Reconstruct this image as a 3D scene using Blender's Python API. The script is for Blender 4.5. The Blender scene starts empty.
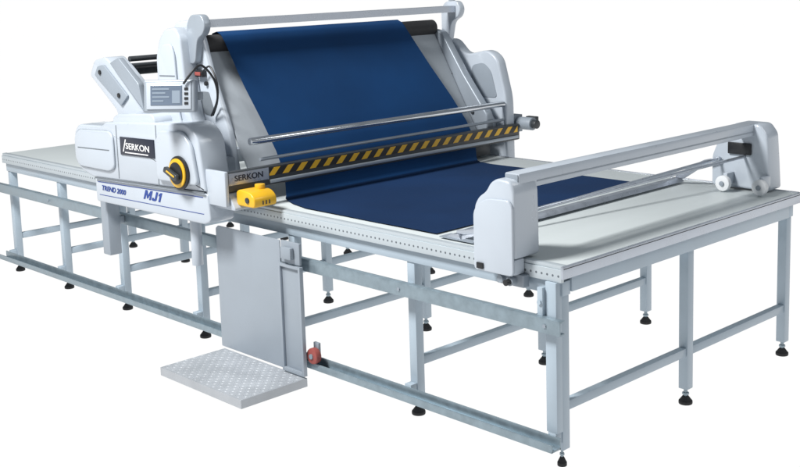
import bpy, bmesh, math
from mathutils import Vector, Matrix
S=bpy.context.scene
COL=S.collection
# ---------------------------------------------------------------- materials
def mat(name,col,rough=.5,metal=0.,noise=0.,nscale=8.,bump=0.,bscale=200.,coat=0.,spec=.5,rv=.08):
    m=bpy.data.materials.new(name); m.use_nodes=True
    nt=m.node_tree; b=nt.nodes['Principled BSDF']
    b.inputs['Base Color'].default_value=(*col,1); b.inputs['Roughness'].default_value=rough
    b.inputs['Metallic'].default_value=metal; b.inputs['Coat Weight'].default_value=coat
    b.inputs['Specular IOR Level'].default_value=spec
    tc=nt.nodes.new('ShaderNodeTexCoord')
    if noise:
        n=nt.nodes.new('ShaderNodeTexNoise'); n.inputs['Scale'].default_value=nscale; n.inputs['Detail'].default_value=6
        nt.links.new(tc.outputs['Object'],n.inputs['Vector'])
        r=nt.nodes.new('ShaderNodeMapRange'); r.inputs[1].default_value=.3; r.inputs[2].default_value=.7
        r.inputs[3].default_value=1-noise; r.inputs[4].default_value=1+noise
        nt.links.new(n.outputs['Fac'],r.inputs[0])
        mx=nt.nodes.new('ShaderNodeVectorMath'); mx.operation='SCALE'; mx.inputs[0].default_value=col
        nt.links.new(r.outputs[0],mx.inputs['Scale']); nt.links.new(mx.outputs[0],b.inputs['Base Color'])
        r2=nt.nodes.new('ShaderNodeMapRange'); r2.inputs[1].default_value=.3; r2.inputs[2].default_value=.7
        r2.inputs[3].default_value=max(.05,rough-rv); r2.inputs[4].default_value=min(1,rough+rv)
        nt.links.new(n.outputs['Fac'],r2.inputs[0]); nt.links.new(r2.outputs[0],b.inputs['Roughness'])
    if bump:
        n=nt.nodes.new('ShaderNodeTexNoise'); n.inputs['Scale'].default_value=bscale
        nt.links.new(tc.outputs['Object'],n.inputs['Vector'])
        bp=nt.nodes.new('ShaderNodeBump'); bp.inputs['Strength'].default_value=bump; bp.inputs['Distance'].default_value=.002
        nt.links.new(n.outputs['Fac'],bp.inputs['Height']); nt.links.new(bp.outputs[0],b.inputs['Normal'])
    return m
M_frame=mat('frame_paint',(.395,.475,.545),.38,0,.05,6,.15,300,.2)
M_white=mat('housing_paint',(.47,.52,.58),.32,0,.03,4,.1,350,.4)
M_wheel=mat('wheel_white',(.74,.76,.78),.4,0,.03,4)
M_dull=mat('grey_paint',(.27,.31,.355),.45,0,.05,5,.1,300)
M_panel=mat('panel_steel',(.34,.385,.435),.40,.3,.06,3,.1,300)
M_top=mat('laminate_top',(.56,.605,.61),.40,0,.01,1.5,0,200,0,.4,.03)
M_alu=mat('aluminium',(.50,.54,.60),.30,.7,.06,12,.08,300)
M_galv=mat('galvanised_steel',(.28,.35,.395),.38,.5,.12,25,.1,200)
M_chrome=mat('bright_tube',(.62,.65,.69),.16,.95,.03,6)
M_black=mat('black_plastic',(.015,.016,.018),.42,0,.1,10)
M_dark=mat('dark_grey_paint',(.035,.04,.045),.4,0,.1,8,.1,200)
M_rubber=mat('rubber',(.02,.02,.022),.7,0,.1,20)
M_yellow=mat('yellow_paint',(.74,.42,.015),.38,0,.05,8,0,200,.2)
M_red=mat('red_wheel',(.30,.07,.06),.45,0,.08,10)
M_blue_txt=mat('blue_print',(.015,.05,.26),.5)
M_white_txt=mat('white_print',(.75,.75,.75),.5)
M_navy=mat('sign_plate',(.01,.014,.03),.35,0,.05)
M_fabgrey=mat('grey_lining',(.34,.375,.41),.7,0,.05,10,.3,400)
M_steelplate=mat('tread_plate_metal',(.46,.485,.515),.42,.35,.10,7,.15,90)
M_screen=mat('screen_glass',(.13,.165,.22),.15,0,.1,3)
M_scr2=mat('screen_row',(.24,.29,.35),.3)
M_groove=mat('groove_black',(.03,.035,.04),.6)
M_seam=mat('seam_grey',(.14,.16,.18),.6)
def fabric_mat(name,col):
    m=mat(name,col,.85,0,.20,1.6,0,200,0,.15)
    nt=m.node_tree; b=nt.nodes['Principled BSDF']
    b.inputs['Sheen Weight'].default_value=.06; b.inputs['Sheen Tint'].default_value=(.3,.5,.9,1)
    tc=nt.nodes.new('ShaderNodeTexCoord')
    w=nt.nodes.new('ShaderNodeTexNoise'); w.inputs['Scale'].default_value=420; nt.links.new(tc.outputs['Object'],w.inputs['Vector'])
    bp=nt.nodes.new('ShaderNodeBump'); bp.inputs['Strength'].default_value=.5; bp.inputs['Distance'].default_value=.001
    nt.links.new(w.outputs['Fac'],bp.inputs['Height']); nt.links.new(bp.outputs[0],b.inputs['Normal'])
    return m
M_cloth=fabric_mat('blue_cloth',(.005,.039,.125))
M_cloth2=fabric_mat('blue_cloth_shaded',(.004,.021,.070))  # same cloth, darker: weaker light on the flat lay painted into the colour
def tape_mat():
    m=mat('hazard_tape',(.8,.5,.02),.4); nt=m.node_tree; b=nt.nodes['Principled BSDF']
    g=nt.nodes.new('ShaderNodeNewGeometry'); s=nt.nodes.new('ShaderNodeSeparateXYZ'); nt.links.new(g.outputs['Position'],s.inputs[0])
    a=nt.nodes.new('ShaderNodeMath'); a.operation='SUBTRACT'; nt.links.new(s.outputs['Y'],a.inputs[0]); nt.links.new(s.outputs['Z'],a.inputs[1])
    d=nt.nodes.new('ShaderNodeMath'); d.operation='DIVIDE'; d.inputs[1].default_value=.092; nt.links.new(a.outputs[0],d.inputs[0])
    f=nt.nodes.new('ShaderNodeMath'); f.operation='FRACT'; nt.links.new(d.outputs[0],f.inputs[0])
    l=nt.nodes.new('ShaderNodeMath'); l.operation='GREATER_THAN'; l.inputs[1].default_value=.54; nt.links.new(f.outputs[0],l.inputs[0])
    mx=nt.nodes.new('ShaderNodeMix'); mx.data_type='RGBA'; mx.inputs[6].default_value=(.015,.015,.015,1); mx.inputs[7].default_value=(.80,.45,.02,1)
    nt.links.new(l.outputs[0],mx.inputs[0]); nt.links.new(mx.outputs[2],b.inputs['Base Color'])
    return m
M_tape=tape_mat()
def rule_mat():
    m=mat('perforated_rail',(.50,.54,.56),.4,.3); nt=m.node_tree; b=nt.nodes['Principled BSDF']
    g=nt.nodes.new('ShaderNodeNewGeometry'); s=nt.nodes.new('ShaderNodeSeparateXYZ'); nt.links.new(g.outputs['Position'],s.inputs[0])
    def mth(op,a,bv):
        n=nt.nodes.new('ShaderNodeMath'); n.operation=op
        nt.links.new(a,n.inputs[0])
        if bv is not None:
            if isinstance(bv,float): n.inputs[1].default_value=bv
            else: nt.links.new(bv,n.inputs[1])
        return n.outputs[0]
    fx=mth('SUBTRACT',mth('FRACT',mth('DIVIDE',s.outputs['X'],.028),None),.5)
    fx=mth('MULTIPLY',fx,.028)
    fz=mth('SUBTRACT',s.outputs['Z'],.811)
    d=mth('SQRT',mth('ADD',mth('MULTIPLY',fx,fx),mth('MULTIPLY',fz,fz)),None)
    k=mth('LESS_THAN',d,.005)
    mx=nt.nodes.new('ShaderNodeMix'); mx.data_type='RGBA'; mx.inputs[6].default_value=(.52,.575,.61,1); mx.inputs[7].default_value=(.13,.15,.17,1)
    nt.links.new(k,mx.inputs[0]); nt.links.new(mx.outputs[2],b.inputs['Base Color'])
    return m
M_rule=rule_mat()
# ---------------------------------------------------------------- builders
def finish(name,bm,m,parent=None,smooth=False):
    bmesh.ops.recalc_face_normals(bm,faces=bm.faces)
    vs=[v.co for v in bm.verts]
    c=Vector([(min(v[i] for v in vs)+max(v[i] for v in vs))/2 for i in range(3)])
    bmesh.ops.translate(bm,verts=bm.verts,vec=-c)
    me=bpy.data.meshes.new(name); bm.to_mesh(me); bm.free()
    mats=m if isinstance(m,(list,tuple)) else [m]
    for q in mats: me.materials.append(q)
    if smooth:
        me.shade_smooth()
        try: me.set_sharp_from_angle(angle=math.radians(35))
        except Exception: pass
    o=bpy.data.objects.new(name,me); COL.objects.link(o)
    o["world"]=tuple(c)
    attach(o,parent,c)
    return o
def wpos(o): return Vector(o["world"])
def attach(o,parent,c):
    if parent is not None:
        o.parent=parent; o.location=Vector(c)-wpos(parent)
    else: o.location=c
def thing(name,loc,label,cat,group=None):
    e=bpy.data.objects.new(name,None); COL.objects.link(e); e.empty_display_size=.2
    e.location=loc; e["world"]=tuple(loc); e["label"]=label; e["category"]=cat
    if group: e["group"]=group
    return e
def add_box(bm,x0,x1,y0,y1,z0,z1,bev=.003,seg=2,mi=0):
    t=bmesh.new()
    r=bmesh.ops.create_cube(t,size=1)
    for v in t.verts:
        v.co=Vector(((x0+x1)/2+v.co.x*(x1-x0),(y0+y1)/2+v.co.y*(y1-y0),(z0+z1)/2+v.co.z*(z1-z0)))
    if bev: bmesh.ops.bevel(t,geom=list(t.edges),offset=bev,segments=seg,affect='EDGES',profile=.5)
    merge(bm,t,mi)
def merge(bm,t,mi=0):
    for f in t.faces: f.material_index=mi
    me=bpy.data.meshes.new('tmp'); t.to_mesh(me); t.free(); bm.from_mesh(me); bpy.data.meshes.remove(me)
def add_cyl(bm,p0,p1,r,seg=24,r2=None,bev=0,mi=0):
    p0=Vector(p0);p1=Vector(p1); d=p1-p0
    t=bmesh.new()
    bmesh.ops.create_cone(t,cap_ends=True,segments=seg,radius1=r,radius2=r if r2 is None else r2,depth=d.length)
    if bev:
        es=[e for e in t.edges if abs(e.verts[0].co.z-e.verts[1].co.z)<1e-6]
        bmesh.ops.bevel(t,geom=es,offset=bev,segments=2,affect='EDGES',profile=.5)
    q=d.to_track_quat('Z','Y').to_matrix().to_4x4()
    bmesh.ops.transform(t,matrix=Matrix.Translation((p0+p1)/2)@q,verts=t.verts)
    merge(bm,t,mi)
def rounded(poly,rad,n=5):
    out=[];N=len(poly)
    for i in range(N):
        a=Vector(poly[i-1]);b=Vector(poly[i]);c=Vector(poly[(i+1)%N])
        r=rad[i] if isinstance(rad,(list,tuple)) else rad
        u=(a-b);v=(c-b); r=min(r,u.length*.45,v.length*.45)
        if r<=0: out.append(tuple(b)); continue
        p=b+u.normalized()*r; q=b+v.normalized()*r
        for k in range(n+1):
            s=k/n; out.append(tuple((1-s)**2*p+2*s*(1-s)*b+s*s*q))
    return out
def add_prism(bm,poly,y0,y1,rad=0,bev=.004,mi=0,axis='y'):
    pts=rounded(poly,rad) if rad else poly
    t=bmesh.new()
    def P(a,b,c): return (a,c,b) if axis=='y' else ((c,a,b) if axis=='x' else (a,b,c))
    A=[t.verts.new(P(a,b,y0)) for a,b in pts]; B=[t.verts.new(P(a,b,y1)) for a,b in pts]
    t.faces.new(A); t.faces.new(B[::-1])
    for i in range(len(pts)):
        j=(i+1)%len(pts); t.faces.new((A[i],B[i],B[j],A[j]))
    bmesh.ops.recalc_face_normals(t,faces=t.faces)
    if bev:
        es=[e for e in t.edges if (abs((e.verts[0].co-e.verts[1].co)[{'y':1,'x':0,'z':2}[axis]])<1e-7)]
        bmesh.ops.bevel(t,geom=es,offset=bev,segments=3,affect='EDGES',profile=.5)
    merge(bm,t,mi)
def box(name,b,m,parent,bev=.003):
    bm=bmesh.new(); add_box(bm,*b,bev=bev); return finish(name,bm,m,parent,True)
def cyl(name,p0,p1,r,m,parent,seg=28,bev=.002):
    bm=bmesh.new(); add_cyl(bm,p0,p1,r,seg,bev=bev); return finish(name,bm,m,parent,True)
def prism(name,poly,y0,y1,m,parent,rad=0,bev=.004,axis='y'):
    bm=bmesh.new(); add_prism(bm,poly,y0,y1,rad,bev,axis=axis); return finish(name,bm,m,parent,True)
def tube(name,pts,r,m,parent,seg=10,sub=8):
    P=[Vector(p) for p in pts]; Q=[]
    for i in range(len(P)-1):
        p0=P[max(i-1,0)];p1=P[i];p2=P[i+1];p3=P[min(i+2,len(P)-1)]
        for k in range(sub):
            t=k/sub
            Q.append(.5*((2*p1)+(p2-p0)*t+(2*p0-5*p1+4*p2-p3)*t*t+(3*p1-p0-3*p2+p3)*t**3))
    Q.append(P[-1]); bm=bmesh.new(); rings=[]
    for i,q in enumerate(Q):
        d=(Q[min(i+1,len(Q)-1)]-Q[max(i-1,0)]).normalized()
        a=d.orthogonal().normalized() if i==0 else (a-d*a.dot(d)).normalized()
        b=d.cross(a)
        rings.append([bm.verts.new(q+r*(a*math.cos(2*math.pi*k/seg)+b*math.sin(2*math.pi*k/seg))) for k in range(seg)])
    for A,B in zip(rings,rings[1:]):
        for k in range(seg): bm.faces.new((A[k],A[(k+1)%seg],B[(k+1)%seg],B[k]))
    bm.faces.new(rings[0]); bm.faces.new(rings[-1][::-1])
    return finish(name,bm,m,parent,True)
def text(name,body,size,loc,rot,m,parent,width=None,bold=.0,shear=0.):
    cu=bpy.data.curves.new('t','FONT'); cu.body=body; cu.size=size; cu.extrude=.0004; cu.align_x='CENTER'; cu.align_y='CENTER'; cu.shear=shear
    to=bpy.data.objects.new('t',cu); COL.objects.link(to)
    bpy.context.view_layer.update()
    me=bpy.data.meshes.new_from_object(to.evaluated_get(bpy.context.evaluated_depsgraph_get()))
    bpy.data.objects.remove(to); bpy.data.curves.remove(cu)
    xs=[v.co.x for v in me.vertices]; w=max(xs)-min(xs)
    sx=width/w if width else 1
    R=Matrix.Rotation(rot[2],4,'Z')@Matrix.Rotation(rot[0],4,'X')
    bm=bmesh.new()
    offs=[(0,0)] if not bold else [(-bold,0),(0,0),(bold,0),(-bold*.5,bold*.5),(bold*.5,-bold*.5)]
    for i,(ox,oy) in enumerate(offs):
        t=bmesh.new(); t.from_mesh(me)
        bmesh.ops.transform(t,matrix=Matrix.Translation(loc)@R@Matrix.Translation((ox,oy,i*.00012))@Matrix.Diagonal((sx,1,1,1)),verts=t.verts)
        merge(bm,t,0)
    bpy.data.meshes.remove(me)
    return finish(name,bm,m,parent)
def dup(o,loc_world,parent):
    c=o.copy(); COL.objects.link(c); c["world"]=tuple(loc_world); c.parent=None
    c.matrix_parent_inverse=Matrix(); attach(c,parent,Vector(loc_world))
    for ch in list(o.children):
        k=ch.copy(); COL.objects.link(k); off=wpos(ch)-wpos(o); k["world"]=tuple(Vector(loc_world)+off); attach(k,c,Vector(loc_world)+off)
    return c
RX=math.pi/2
# ---------------------------------------------------------------- ground
bm=bmesh.new(); bmesh.ops.create_grid(bm,x_segments=2,y_segments=2,size=600)
g=finish('ground',bm,None,None); g.data.materials.clear()
gm=bpy.data.materials.new('glowing_white_floor'); gm.use_nodes=True
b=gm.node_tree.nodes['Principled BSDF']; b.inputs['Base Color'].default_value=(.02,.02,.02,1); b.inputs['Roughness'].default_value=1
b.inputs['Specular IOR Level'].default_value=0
b.inputs['Emission Color'].default_value=(1,1,1,1); b.inputs['Emission Strength'].default_value=1.0  # near-black floor made to glow: shadowless white, also brightens undersides
g.data.materials.append(gm); g["kind"]="structure"
# ---------------------------------------------------------------- table
L=4.96; W=1.93; ZT=.85
T=thing('spreading_table',(-L/2,W/2,0),'long white laminate cutting table on pale blue steel legs','table')
box('table_top',(-L,-.004,.03,W-.012,.825,ZT),M_top,T,.002)
bm=bmesh.new()
add_box(bm,-L,0,-.012,.006,.785,.838,.002); add_box(bm,-L,0,-.006,.026,.838,.853,.002)
finish('guide_rail',bm,M_rule,T,True)
box('guide_groove',(-L+.01,-.002,.0262,.0296,.83,.848),M_groove,T,0)
bm=bmesh.new(); add_box(bm,-.003,.010,-.012,W,.80,.852,.002)
finish('end_trim',bm,M_alu,T,True)
box('end_seam',(.0005,.011,-.008,W-.004,.8405,.8435),M_groove,T,0)
bm=bmesh.new(); add_box(bm,-L,-.004,W-.011,W,.80,.853,.002)
finish('rear_trim',bm,M_alu,T,True)
box('front_beam',(-L+.01,-.01,.01,.06,.725,.784),M_frame,T)
box('rear_beam',(-L+.01,-.01,W-.10,W-.05,.735,.824),M_frame,T)
box('end_beam',(-.055,-.004,.062,W-.102,.735,.799),M_frame,T)
box('end_beam',(-L+.012,-L+.06,.062,W-.102,.735,.799),M_frame,T)
box('centre_beam',(-L+.062,-.058,.93,.98,.76,.824),M_frame,T)
xs=[-.045,-.878,-1.74,-2.60,-3.45,-4.20,-L+.04]
def leg(name,x,y,top):
    o=box(name,(x-.024,x+.024,y-.024,y+.024,.075,top),M_frame,T,.004)
    bm=bmesh.new()
    add_cyl(bm,(x,y,.03),(x,y,.08),.009,12,mi=1)
    add_cyl(bm,(x,y,.045),(x,y,.055),.016,6,mi=1)
    add_cyl(bm,(x,y,.0),(x,y,.018),.032,24,bev=.004)
    add_cyl(bm,(x,y,.018),(x,y,.038),.029,24,r2=.014)
    finish('levelling_foot',bm,[M_rubber,M_galv],o,True)
    return o
YM=.955; YR=W-.07
for yy,tp in ((.04,.725),(YM,.76),(YR,.735)):
    base=leg('leg',xs[0],yy,tp)
    c0=wpos(base)
    for x in xs[1:]: dup(base,(x,c0.y,c0.z),T)
    if yy<.1:
        for ch in base.children: ch.scale=(.62,.62,1)
for i,x in enumerate(xs):
    box('cross_rail',(x-.018,x+.018,.0645,YM-.0245,.235,.275),M_frame,T)
    box('cross_rail',(x-.018,x+.018,YM+.0245,YR-.0245,.235,.275),M_frame,T)
    if 0<i<6: box('cross_beam',(x-.018,x+.018,.061,YM-.026,.765,.80),M_frame,T)
bm=bmesh.new()
add_box(bm,-L-.02,.03,-.062,-.056,.585,.645,.001); add_box(bm,-L-.02,.03,-.0565,-.03,.637,.6455,.001); add_box(bm,-L-.02,.03,-.0565,-.03,.5845,.593,.001)
finish('upper_guide_bar',bm,M_galv,T,True)
bm=bmesh.new()
add_box(bm,-L-.02,.0,-.081,-.0245,.102,.110,.001); add_box(bm,-L-.02,.0,-.030,-.024,.1015,.15,.001); add_box(bm,-L-.02,.0,-.0815,-.0755,.1015,.135,.001)
finish('lower_guide_bar',bm,M_galv,T,True)
for x in (xs[0],xs[1],xs[3],xs[4],xs[5],xs[6]):
    box('rail_bracket',(x-.015,x+.015,-.0295,.0155,.60,.63),M_frame,T,.001)
    box('rail_bracket',(x-.02,x+.02,-.0235,.0155,.11,.16),M_frame,T,.001)
for x in (xs[0],xs[1],xs[4],xs[5]):
    cyl('rail_bolt',(x,-.067,.615),(x,-.0622,.615),.009,M_dull,T,6,0)
bm=bmesh.new(); add_box(bm,-.072,-.018,-.0235,.0145,.16,.784,.002)
finish('corner_post',bm,M_frame,T,True)
bm=bmesh.new(); add_box(bm,-.10,-.0725,-.04,.0,.64,.76,.002); add_cyl(bm,(-.086,-.048,.70),(-.086,-.038,.70),.01,8)
finish('corner_bracket',bm,M_frame,T,True)
# ---------------------------------------------------------------- machine
K=thing('spreading_machine',(-2.6,.95,.85),'white fabric spreading machine straddling the long table','machine')
hp=[(-3.22,.90),(-3.36,.93),(-3.42,.975),(-3.42,1.145),(-3.37,1.20),(-3.10,1.21),(-3.05,1.235),(-2.22,1.285),(-2.13,1.22),(-2.085,.945)]
H=prism('head_housing',hp,-.25,-.085,M_white,K,rad=[.02,.04,.05,.05,.04,.02,.02,.05,.05,.01],bev=.012)
prism('lower_cover',[(-3.22,.76),(-3.22,.897),(-2.08,.934),(-2.065,.79),(-2.12,.77)],-.242,-.09,M_white,H,rad=.02,bev=.008)
prism('trim_strip',[(-3.20,.8985),(-3.20,.9065),(-2.09,.9425),(-2.09,.9345)],-.256,-.251,M_seam,H,bev=0)
prism('housing_relief',[(-2.50,.965),(-2.50,1.17),(-2.46,1.235),(-2.24,1.245),(-2.165,1.18),(-2.12,.975)],-.275,-.249,M_white,H,rad=.035,bev=.010)
prism('housing_relief',[(-3.40,.995),(-3.40,1.13),(-3.35,1.175),(-3.0,1.19),(-2.96,1.16),(-2.96,.98),(-3.02,.955),(-3.35,.955)],-.264,-.249,M_white,H,rad=.035,bev=.010)
prism('panel_seam',[(-3.36,1.065),(-3.36,1.070),(-3.0,1.082),(-3.0,1.077)],-.2655,-.2635,M_seam,H,bev=0)
prism('panel_seam',[(-2.935,.925),(-2.935,1.225),(-2.929,1.225),(-2.929,.925)],-.2515,-.2495,M_seam,H,bev=0)
prism('panel_seam',[(-2.522,.935),(-2.522,1.255),(-2.516,1.255),(-2.516,.935)],-.2515,-.2495,M_seam,H,bev=0)
prism('top_cover',[(-2.99,1.20),(-2.99,1.262),(-2.94,1.285),(-2.58,1.31),(-2.55,1.275),(-2.55,1.22)],-.235,-.10,M_white,H,rad=.02,bev=.008)
prism('sign_plate',[(-2.89,1.065),(-2.89,1.165),(-2.54,1.175),(-2.54,1.075)],-.256,-.2495,M_navy,H,bev=.001)
text('sign_lettering','SERKON',.048,(-2.705,-.2575,1.118),(RX,0,0),M_white_txt,H,.24,.0014)
prism('sign_emblem',[(-2.862,1.085),(-2.832,1.155),(-2.822,1.155),(-2.852,1.085)],-.2572,-.2562,M_white_txt,H,bev=0)
prism('sign_emblem',[(-2.84,1.079),(-2.84,1.085),(-2.60,1.090),(-2.60,1.084)],-.2572,-.2562,M_white_txt,H,bev=0)
def glyphs(name,gl,x0,z0,h,w,yf,m,parent,sh=.28):
    bm=bmesh.new(); x=x0
    for g_,gw in gl:
        add_prism(bm,[(x+a*w+b_*h*sh,z0+b_*h) for a,b_ in g_],yf-.001,yf,bev=0); x+=gw*w
    return finish(name,bm,m,parent)
GM=[(0,0),(0,1),(.30,1),(.5,.5),(.70,1),(1,1),(1,0),(.76,0),(.76,.58),(.57,.12),(.43,.12),(.24,.58),(.24,0)]
GJ=[(0,.32),(0,.1),(.12,0),(.5,0),(.64,.12),(.64,1),(.38,1),(.38,.22),(.24,.22),(.24,.32)]
G1=[(.18,0),(.18,.68),(.03,.60),(.03,.80),(.24,1),(.44,1),(.44,0)]
glyphs('model_lettering',[(GM,1.1),(GJ,.74),(G1,.5)],-2.70,.836,.052,.074,-.2425,M_blue_txt,H,.5)
text('model_lettering','TREND 2000',.040,(-3.02,-.2435,.846),(RX,0,0),M_blue_txt,H,.26,.0018,.25)
prism('accent_line',[(-3.19,.876),(-3.19,.880),(-2.12,.914),(-2.12,.910)],-.2435,-.2415,M_blue_txt,H,bev=0)
prism('accent_line',[(-3.18,.802),(-3.18,.805),(-2.12,.826),(-2.12,.823)],-.2435,-.2415,M_blue_txt,H,bev=0)
kx,kz=-2.265,1.03
kn=cyl('hand_wheel',(kx,-.276,kz),(kx,-.290,kz),.088,M_black,K,40,.003)
cyl('wheel_ring',(kx,-.300,kz),(kx,-.2905,kz),.076,M_yellow,kn,40,.003)
cyl('wheel_face',(kx,-.306,kz),(kx,-.3005,kz),.058,M_black,kn,40,.002)
bm=bmesh.new(); add_prism(bm,[(kx-.085,kz+.004),(kx-.070,kz+.034),(kx+.040,kz-.004),(kx+.044,kz-.028),(kx+.02,kz-.036)],-.330,-.3065,rad=.012,bev=.005)
finish('wheel_handle',bm,M_dark,kn,True)
prism('wheel_pointer',[(kx-.050,kz+.009),(kx-.044,kz+.017),(kx+.026,kz-.009),(kx+.022,kz-.017)],-.3318,-.3302,M_yellow,kn,bev=0)
# side cheeks
prism('side_plate',[(-2.68,1.20),(-2.68,1.70),(-2.64,1.79),(-2.46,1.80),(-2.40,1.72),(-2.33,1.52),(-2.19,1.22),(-2.12,.87),(-2.72,.87)],-.015,.025,M_white,K,rad=.04,bev=.01)
prism('side_cover',[(-2.70,1.10),(-2.70,1.60),(-2.66,1.70),(-2.60,1.755),(-2.50,1.765),(-2.455,1.71),(-2.43,1.45),(-2.40,1.30),(-2.30,1.1)],-.110,-.0155,M_white,K,rad=.025,bev=.012)
prism('cover_layer',[(-2.66,1.18),(-2.66,1.58),(-2.62,1.67),(-2.53,1.68),(-2.50,1.62),(-2.48,1.30),(-2.44,1.18)],-.124,-.1105,M_white,K,rad=.025,bev=.006)
prism('cover_seam',[(-2.65,1.50),(-2.65,1.506),(-2.50,1.51),(-2.50,1.504)],-.1255,-.1235,M_seam,K,bev=0)
prism('cover_recess',[(-2.40,1.30),(-2.425,1.42),(-2.35,1.42),(-2.31,1.33),(-2.33,1.29)],-.0175,-.0145,M_seam,K,rad=.01,bev=.0005)
bm=bmesh.new(); add_box(bm,-2.43,-2.36,-.045,-.0155,1.50,1.535,.003); add_box(bm,-2.42,-2.37,-.052,-.045,1.508,1.527,.002,mi=1)
finish('power_switch',bm,[M_black,M_red],K,True)
for z in (1.465,): cyl('push_button',(-2.36,-.03,z),(-2.36,-.0155,z),.012,M_black,K,16)
R=prism('side_plate',[(-2.70,.80),(-2.70,1.36),(-2.54,1.58),(-2.42,1.585),(-2.33,1.50),(-2.28,1.49),(-2.12,1.52),(-2.04,1.47),(-1.97,1.22),(-1.965,.80)],1.94,2.02,M_white,K,rad=[.01,.05,.04,.04,.03,.02,.05,.06,.06,.01],bev=.014)
prism('plate_recess',[(-2.27,1.22),(-2.25,1.42),(-2.15,1.44),(-2.09,1.39),(-2.04,1.22)],1.936,1.9395,M_dull,R,rad=.03,bev=.001)
prism('support_arm',[(-2.56,1.30),(-2.58,1.62),(-2.50,1.66),(-2.38,1.64),(-2.20,1.38),(-2.0,1.13),(-2.0,1.03),(-2.1,1.0)],1.795,1.855,M_panel,K,rad=.03,bev=.01)
prism('arm_bridge',[(-2.56,.98),(-2.56,1.55),(-2.44,1.57),(-2.22,1.26),(-2.05,1.08),(-2.05,.98)],1.8555,1.9395,M_white,K,rad=.03,bev=.008)
for (x,z) in ((-2.45,1.53),(-2.30,1.37),(-2.12,1.14)): cyl('bolt',(x,1.785,z),(x,1.7945,z),.013,M_dark,R,14)
box('clutch_block',(-2.20,-2.03,1.70,1.855,.87,.965),M_dark,K,.006)
# top bar with clamps
prism('top_bar',[(-2.40,1.76),(-2.40,1.80),(-2.33,1.80),(-2.33,1.76)],.0,1.88,M_alu,K,bev=.006)
for y0,y1 in ((-.06,-.0155),(1.8805,1.93)):
    prism('bar_clamp',[(-2.46,1.57),(-2.46,1.78),(-2.42,1.83),(-2.32,1.83),(-2.29,1.78),(-2.31,1.73),(-2.37,1.70),(-2.40,1.57)],y0,y1,M_panel if y0<0 else M_white,K,rad=.03,bev=.006)
cyl('clamp_knob',(-2.38,1.90,1.832),(-2.38,1.90,1.89),.022,M_dull,K)
# rollers
cyl('feed_roller',(-2.46,.0265,1.665),(-2.46,1.794,1.665),.050,M_rubber,K)
cyl('feed_roller',(-2.62,.0265,1.58),(-2.62,1.794,1.58),.04,M_dark,K)
bm=bmesh.new()
add_prism(bm,[(-2.435,1.625),(-2.07,1.00),(-2.084,.992),(-2.449,1.617)],.028,1.79,bev=.001)
finish('slide_plate',bm,M_fabgrey,K,True)
cyl('cross_tube',(-1.985,-.03,1.185),(-1.985,1.93,1.185),.019,M_chrome,K)
cyl('cross_tube',(-1.985,.027,1.085),(-1.985,1.93,1.085),.009,M_panel,K)
# spreading bar with hazard tape
bar=prism('spreading_bar',[(-1.985,.950),(-1.985,1.03),(-1.975,1.053),(-1.945,1.053),(-1.94,1.048),(-1.94,.955),(-1.95,.950)],-.21,2.03,M_dark,K,bev=.003)
box('hazard_tape',(-1.9399,-1.9385,.05,2.01,1.002,1.042),M_tape,bar,0)
box('grey_rail',(-1.9399,-1.930,.05,2.01,.964,.982),M_panel,bar,.002)
box('label_plate',(-1.9399,-1.9385,-.205,.045,.985,1.046),M_alu,bar,0)
text('bar_lettering','SERKON',.042,(-1.938,-.08,1.016),(RX,0,RX),M_navy,bar,.175,.0012)
box('bar_end_bracket',(-2.10,-1.93,-.235,-.212,.88,1.06),M_white,K,.006)
prism('bar_carrier',[(-2.10,.862),(-2.10,.947),(-1.95,.947),(-1.90,.875),(-1.90,.862)],-.205,.02,M_white,K,rad=.02,bev=.005)
# cutter
cu=prism('cutting_unit',[(-1.925,.885),(-1.925,.955),(-1.90,.968),(-1.81,.96),(-1.775,.935),(-1.775,.885)],-.175,-.035,M_yellow,K,rad=.02,bev=.007)
cyl('cutter_motor',(-1.865,-.07,.958),(-1.865,-.07,.985),.026,M_yellow,cu)
for k in range(3): box('vent_slot',(-1.7752,-1.7735,-.125+k*.020,-.118+k*.020,.898,.918),M_dark,cu,0)
cyl('cutter_cap',(-1.83,-.182,.92),(-1.83,-.1752,.92),.015,M_dark,cu,16)
# right drive motor
mo=cyl('drive_motor',(-1.98,2.075,1.05),(-1.865,2.075,1.05),.040,M_dull,K)
cyl('motor_cap',(-1.8645,2.075,1.05),(-1.83,2.075,1.05),.028,M_dark,mo)
box('motor_terminal',(-1.96,-1.88,2.116,2.15,1.02,1.09),M_dark,mo,.004)
box('motor_bracket',(-2.06,-1.99,2.021,2.12,.99,1.10),M_dull,K)
# console
cm=Matrix.Translation((-2.195,-.36,1.44))@Matrix.Rotation(math.radians(36),4,'Z')@Matrix.Rotation(math.radians(-8),4,'X')
def xf(bm): bmesh.ops.transform(bm,matrix=cm,verts=bm.verts)
bm=bmesh.new(); add_box(bm,-.135,.135,0,.06,-.082,.082,.010,3); xf(bm); con=finish('control_console',bm,M_panel,K,True)
bm=bmesh.new(); add_box(bm,-.118,.118,-.006,-.0005,-.068,.068,.003); xf(bm); finish('console_bezel',bm,M_white,con,True)
bm=bmesh.new(); add_box(bm,-.095,.072,-.0085,-.0062,-.048,.052,.001); xf(bm); scr=finish('console_screen',bm,M_screen,con)
for k in range(4):
    bm=bmesh.new(); add_box(bm,-.085,-.085+(.09,.07,.09,.06)[k],-.0097,-.0087,.03-k*.020,.038-k*.020,0); xf(bm); finish('screen_text_row',bm,M_scr2,con)
bm=bmesh.new(); add_box(bm,.02,.062,-.0097,-.0087,-.038,.026,0); xf(bm); finish('screen_panel',bm,M_scr2,con)
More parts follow.
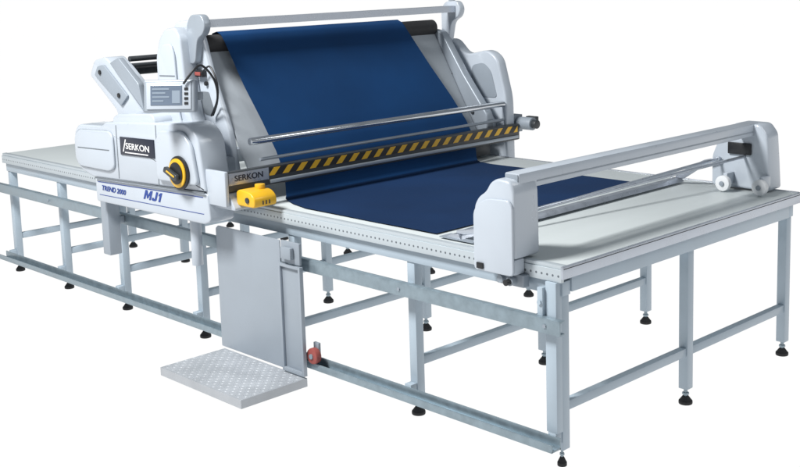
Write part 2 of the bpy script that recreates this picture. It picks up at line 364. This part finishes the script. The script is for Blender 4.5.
for k in range(4):
    bm=bmesh.new(); add_box(bm,.084,.104,-.0095,-.0062,-.045+k*.024,-.031+k*.024,.001); xf(bm); finish('console_key',bm,M_black,con)
bm=bmesh.new(); add_box(bm,-.15,.15,.0605,.085,-.02,.02,.004); xf(bm); finish('console_mount',bm,M_dull,con,True)
tube('console_arm',[(-2.23,-.27,1.45),(-2.32,-.20,1.45),(-2.38,-.15,1.44),(-2.44,-.108,1.42)],.018,M_alu,K)
tube('cable',[(-2.12,-.32,1.50),(-2.09,-.27,1.57),(-2.12,-.2,1.58),(-2.14,-.12,1.50),(-2.18,-.08,1.40),(-2.30,-.04,1.30)],.006,M_black,K)
tube('cable',[(-2.36,-.05,1.52),(-2.28,-.05,1.56),(-2.22,-.05,1.48),(-2.24,-.04,1.38),(-2.30,-.03,1.30)],.005,M_black,K)
# fabric cradle
for y0,y1 in ((-.10,.03),(1.80,1.93)):
    cr=prism('cradle_end',[(-3.46,1.47),(-3.40,1.56),(-3.27,1.585),(-3.17,1.53),(-2.88,1.33),(-2.86,1.20),(-3.14,1.20),(-3.18,1.28)],y0,y1,M_white,K,rad=.02,bev=.010)
    if y0<0:
        prism('cradle_inset',[(-3.38,1.475),(-3.34,1.53),(-3.27,1.54),(-3.02,1.37),(-3.10,1.31)],y0-.014,y0-.0005,M_dull,cr,rad=.012,bev=.003)
        for x,z in ((-3.31,1.495),(-3.11,1.37)): cyl('cradle_bolt',(x,y0-.022,z),(x,y0-.0145,z),.014,M_black,cr,14)
        prism('cradle_guard',[(-3.16,1.555),(-3.06,1.59),(-2.86,1.45),(-2.82,1.30),(-2.88,1.34)],-.135,-.1005,M_panel,cr,rad=.012,bev=.004)
cyl('cradle_roller',(-3.27,.031,1.50),(-3.27,1.799,1.50),.035,M_dark,K)
cyl('cradle_roller',(-3.02,.031,1.34),(-3.02,1.799,1.34),.035,M_dark,K)
cyl('rear_rod',(-3.22,.0305,1.565),(-3.22,1.7995,1.565),.016,M_dark,K)
box('rear_frame',(-3.15,-2.725,-.01,.03,.87,1.198),M_dull,K,.006)
box('rear_frame',(-3.15,-2.705,1.86,1.93,.87,1.198),M_dull,K,.006)
box('cross_frame',(-2.95,-2.87,.031,1.859,.92,1.0),M_dull,K,.006)
box('inner_frame',(-3.2,-2.14,-.084,-.016,.87,1.09),M_dull,K,.006)
bm=bmesh.new(); add_box(bm,-3.30,-3.22,-.18,-.10,.42,.758,.006); add_box(bm,-3.29,-3.23,-.10,-.065,.60,.64,.002); finish('hanger_post',bm,M_panel,K,True)
cyl('hanger_post',(-2.36,-.14,.50),(-2.36,-.14,.768),.03,M_white,K)
# platform
P=prism('platform_panel',[(-2.225,.07),(-2.225,.715),(-2.205,.73),(-1.68,.73),(-1.675,.07)],-.106,-.10,M_panel,K,rad=.006,bev=.0015)
box('panel_flange',(-2.225,-2.219,-.0995,-.07,.08,.715),M_panel,P,.001)
bm=bmesh.new()
add_box(bm,-1.674,-1.505,-.112,-.104,.07,.62,.001)
add_box(bm,-1.674,-1.660,-.126,-.112,.07,.62,.001); add_box(bm,-1.519,-1.505,-.126,-.112,.07,.62,.001); add_box(bm,-1.660,-1.519,-.126,-.112,.606,.62,.001); add_box(bm,-1.660,-1.519,-.126,-.112,.07,.09,.001)
finish('framed_panel',bm,M_panel,P,True)
bm=bmesh.new(); add_box(bm,-1.66,-1.515,-.115,-.10,.625,.735,.004); add_box(bm,-1.635,-1.555,-.14,-.115,.65,.71,.006); finish('latch_box',bm,M_dull,P,True)
bm=bmesh.new()
add_box(bm,-2.20,-1.51,-.50,-.107,.055,.061,.001); add_box(bm,-2.20,-1.5095,-.506,-.5005,.018,.0605,.001); add_box(bm,-1.5095,-1.5045,-.506,-.107,.018,.061,.001)
for i in range(27):
    for j in range(15):
        x=-2.187+i*.0255; y=-.486+j*.0255
        s=1 if (i+j)%2 else -1; a=.012; w=.004
        dx=Vector((1,s,0)).normalized(); dy=Vector((-s,1,0)).normalized(); c=Vector((x,y,.0605))
        v=[bm.verts.new(c+dx*a),bm.verts.new(c+dy*w),bm.verts.new(c-dx*a),bm.verts.new(c-dy*w),bm.verts.new(c+Vector((0,0,.0026)))]
        for k in range(4): bm.faces.new((v[k],v[(k+1)%4],v[4]))
tp=finish('tread_plate',bm,M_steelplate,K)
ca=box('castor_bracket',(-1.504,-1.465,-.060,-.045,.16,.235),M_dull,K,.003)
bm=bmesh.new(); add_cyl(bm,(-1.476,-.098,.175),(-1.476,-.064,.175),.040,32,bev=.007); add_cyl(bm,(-1.476,-.104,.175),(-1.476,-.0605,.175),.013,16,mi=1)
finish('castor_wheel',bm,[M_red,M_galv],ca,True)
# ---------------------------------------------------------------- end catcher
E=thing('end_clamp_carriage',(-.3,.95,.85),'white end clamp carriage with cross beam standing on the table','machine')
ep=[(-.395,.862),(-.395,1.06),(-.37,1.10),(-.33,1.125),(-.305,1.165),(-.27,1.185),(-.20,1.18),(-.18,1.14),(-.175,.862)]
er=[.02,.02,.02,.02,.02,.02,.02,.02,.02]
h1=prism('end_housing',ep,-.08,.075,M_white,E,rad=er,bev=.012)
fp=[(-.43,.862),(-.43,1.02),(-.40,1.09),(-.34,1.15),(-.30,1.20),(-.16,1.20),(-.12,1.15),(-.11,1.02),(-.10,.862)]
h2=prism('end_housing',fp,1.80,1.925,M_white,E,rad=er,bev=.012)
prism('housing_cover',[(-.390,.795),(-.390,1.035),(-.365,1.075),(-.31,1.10),(-.20,1.105),(-.18,1.08),(-.18,.795)],-.092,-.079,M_white,h1,rad=.02,bev=.005)
box('housing_skirt',(-.388,-.182,-.0785,-.016,.797,.8605),M_white,h1,.006)
box('cross_beam',(-.268,-.192,-.03,1.85,1.138,1.204),M_white,E,.006)
box('beam_groove',(-.1922,-.1902,.08,1.795,1.158,1.163),M_dull,E,0)
box('beam_end_cap',(-.263,-.197,-.034,-.0305,1.143,1.199),M_dull,E,.001)
cyl('guide_rod',(-.24,.0755,1.03),(-.24,1.7995,1.03),.008,M_alu,E)
tube('guide_rod',[(-.60,.07,.895),(-.50,.9,.95),(-.38,1.7995,1.01)],.008,M_alu,E)
bm=bmesh.new(); add_prism(bm,[(-.68,.862),(-.68,.868),(-.645,.882),(-.61,.882),(-.595,.862)],.05,1.80,bev=.001); finish('clamp_bar',bm,M_alu,E,True)
prism('clamp_arm',[(-.63,.883),(-.63,.897),(-.45,.935),(-.39,.935),(-.39,.915),(-.44,.915),(-.59,.883)],.06,.074,M_alu,E,bev=.002)
prism('clamp_arm',[(-.63,.883),(-.63,.90),(-.46,.995),(-.37,1.02),(-.37,1.0),(-.45,.97),(-.58,.883)],1.77,1.785,M_alu,E,bev=.002)
prism('clamp_pad',[(-.72,.8575),(-.72,.862),(-.52,.862),(-.52,.8575)],.045,.12,M_dull,E,bev=0)
bm=bmesh.new(); add_box(bm,-.33,-.20,1.785,1.7995,1.04,1.10,.004); finish('slot_plate',bm,M_black,E,True)
for x,y,z in ((-.105,1.70,.896),(-.31,1.70,.896)):
    w=cyl('roller_wheel',(x,y,z),(x,y+.03,z),.040,M_wheel,E,32,.004)
    cyl('axle_cap',(x,y-.008,z),(x,y-.0005,z),.013,M_dull,w,14)
    box('wheel_fork',(x-.012,x+.012,y+.031,1.7995,z-.012,z+.05),M_white,w,.003)
bm=bmesh.new(); add_box(bm,-.30,-.16,-.05,-.0135,.745,.796,.003); add_cyl(bm,(-.27,-.07,.77),(-.27,-.045,.77),.016,16); add_cyl(bm,(-.21,-.08,.77),(-.21,-.045,.77),.018,16)
finish('rail_clamp',bm,M_dull,E,True)
cyl('clamp_handle',(-.21,-.105,.77),(-.21,-.0805,.77),.013,M_black,E,16)
box('clamp_latch',(-.37,-.335,-.1,-.0925,.805,.83),M_black,E,.002)
# ---------------------------------------------------------------- cloth
path=[(-2.56,1.45,.13,1.49),(-2.545,1.58,.13,1.49),(-2.53,1.69,.13,1.49),(-2.50,1.72,.13,1.49),(-2.46,1.73,.13,1.49),(-2.42,1.713,.13,1.49),(-2.395,1.675,.135,1.50),
 (-2.27,1.45,.155,1.57),(-2.155,1.25,.185,1.64),(-2.07,1.10,.20,1.68),(-2.02,1.0,.20,1.69),(-2.005,.93,.20,1.69),(-1.99,.875,.19,1.68),(-1.97,.858,.17,1.67),(-1.94,.8555,.155,1.66),(-1.85,.855,.12,1.65),(-1.70,.855,.085,1.65),(-1.2,.855,.085,1.65),(-.78,.855,.085,1.65)]
bm=bmesh.new(); rows=[]
ny=48
def interp(path,sub=5):
    out=[]
    for i in range(len(path)-1):
        for k in range(sub):
            t=k/sub; out.append([a*(1-t)+b*t for a,b in zip(path[i],path[i+1])])
    out.append(list(path[-1])); return out
for i,(x,z,y0,y1) in enumerate(interp(path)):
    row=[]
    for j in range(ny+1):
        y=y0+(y1-y0)*j/ny
        dz=0;dx=0
        if z<.86: dz=.0015*(1+math.sin(x*9+y*3.1)*math.sin(y*5+x*2))
        elif 1.0<z<1.65: dx=.007*math.sin(y*6.3+z*2)*min(1,(1.65-z)*4)*min(1,(z-1.0)*8)
        row.append(bm.verts.new((x+dx,y,z+dz)))
    rows.append(row)
for A,B in zip(rows,rows[1:]):
    for j in range(ny):
        f=bm.faces.new((A[j],A[j+1],B[j+1],B[j]))
        f.material_index=1 if A[j].co.z<.865 else 0  # flat lay takes the shaded copy of the cloth colour
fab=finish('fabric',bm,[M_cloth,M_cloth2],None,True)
fab["label"]="navy blue cloth fed over the roller and spread on the table"; fab["category"]="fabric"
# ---------------------------------------------------------------- camera
cam=bpy.data.cameras.new('camera'); co=bpy.data.objects.new('camera',cam); COL.objects.link(co)
yaw,pit,roll=2.3816,.1514,-.0309
F=Vector((math.cos(yaw)*math.cos(pit),math.sin(yaw)*math.cos(pit),-math.sin(pit)))
R0=Vector((math.sin(yaw),-math.cos(yaw),0)); U0=R0.cross(F)
Rr=R0*math.cos(roll)+U0*math.sin(roll); Ur=U0*math.cos(roll)-R0*math.sin(roll)
m=Matrix((Rr,Ur,-F)).transposed().to_4x4(); m.translation=Vector((2.7267,-3.4534,1.9969))
co.matrix_world=m
cam.sensor_width=36; cam.lens=36*1141.7/800; cam.shift_y=-83.15/800; cam.clip_end=3000
S.camera=co
# ---------------------------------------------------------------- light
w=bpy.data.worlds.new('World'); S.world=w; w.use_nodes=True
bg=w.node_tree.nodes['Background']; bg.inputs[0].default_value=(.82,.91,1,1); bg.inputs[1].default_value=.22
def area(loc,tgt,size,en,col=(1,1,1)):
    l=bpy.data.lights.new('soft_lamp','AREA'); l.shape='SQUARE'; l.size=size; l.energy=en; l.color=col
    o=bpy.data.objects.new('soft_lamp',l); COL.objects.link(o); o.location=loc
    o.rotation_euler=(Vector(tgt)-Vector(loc)).to_track_quat('-Z','Y').to_euler()
area((-2.3,-3.6,5.8),(-2,.8,.8),1.4,660,(1,.99,.975))
area((3.0,3.0,5.0),(-1,1,.8),1.8,50)
S.view_settings.view_transform='Standard'; S.view_settings.look='None'; S.view_settings.exposure=0
for o in list(S.objects):
    if "world" in o: del o["world"]
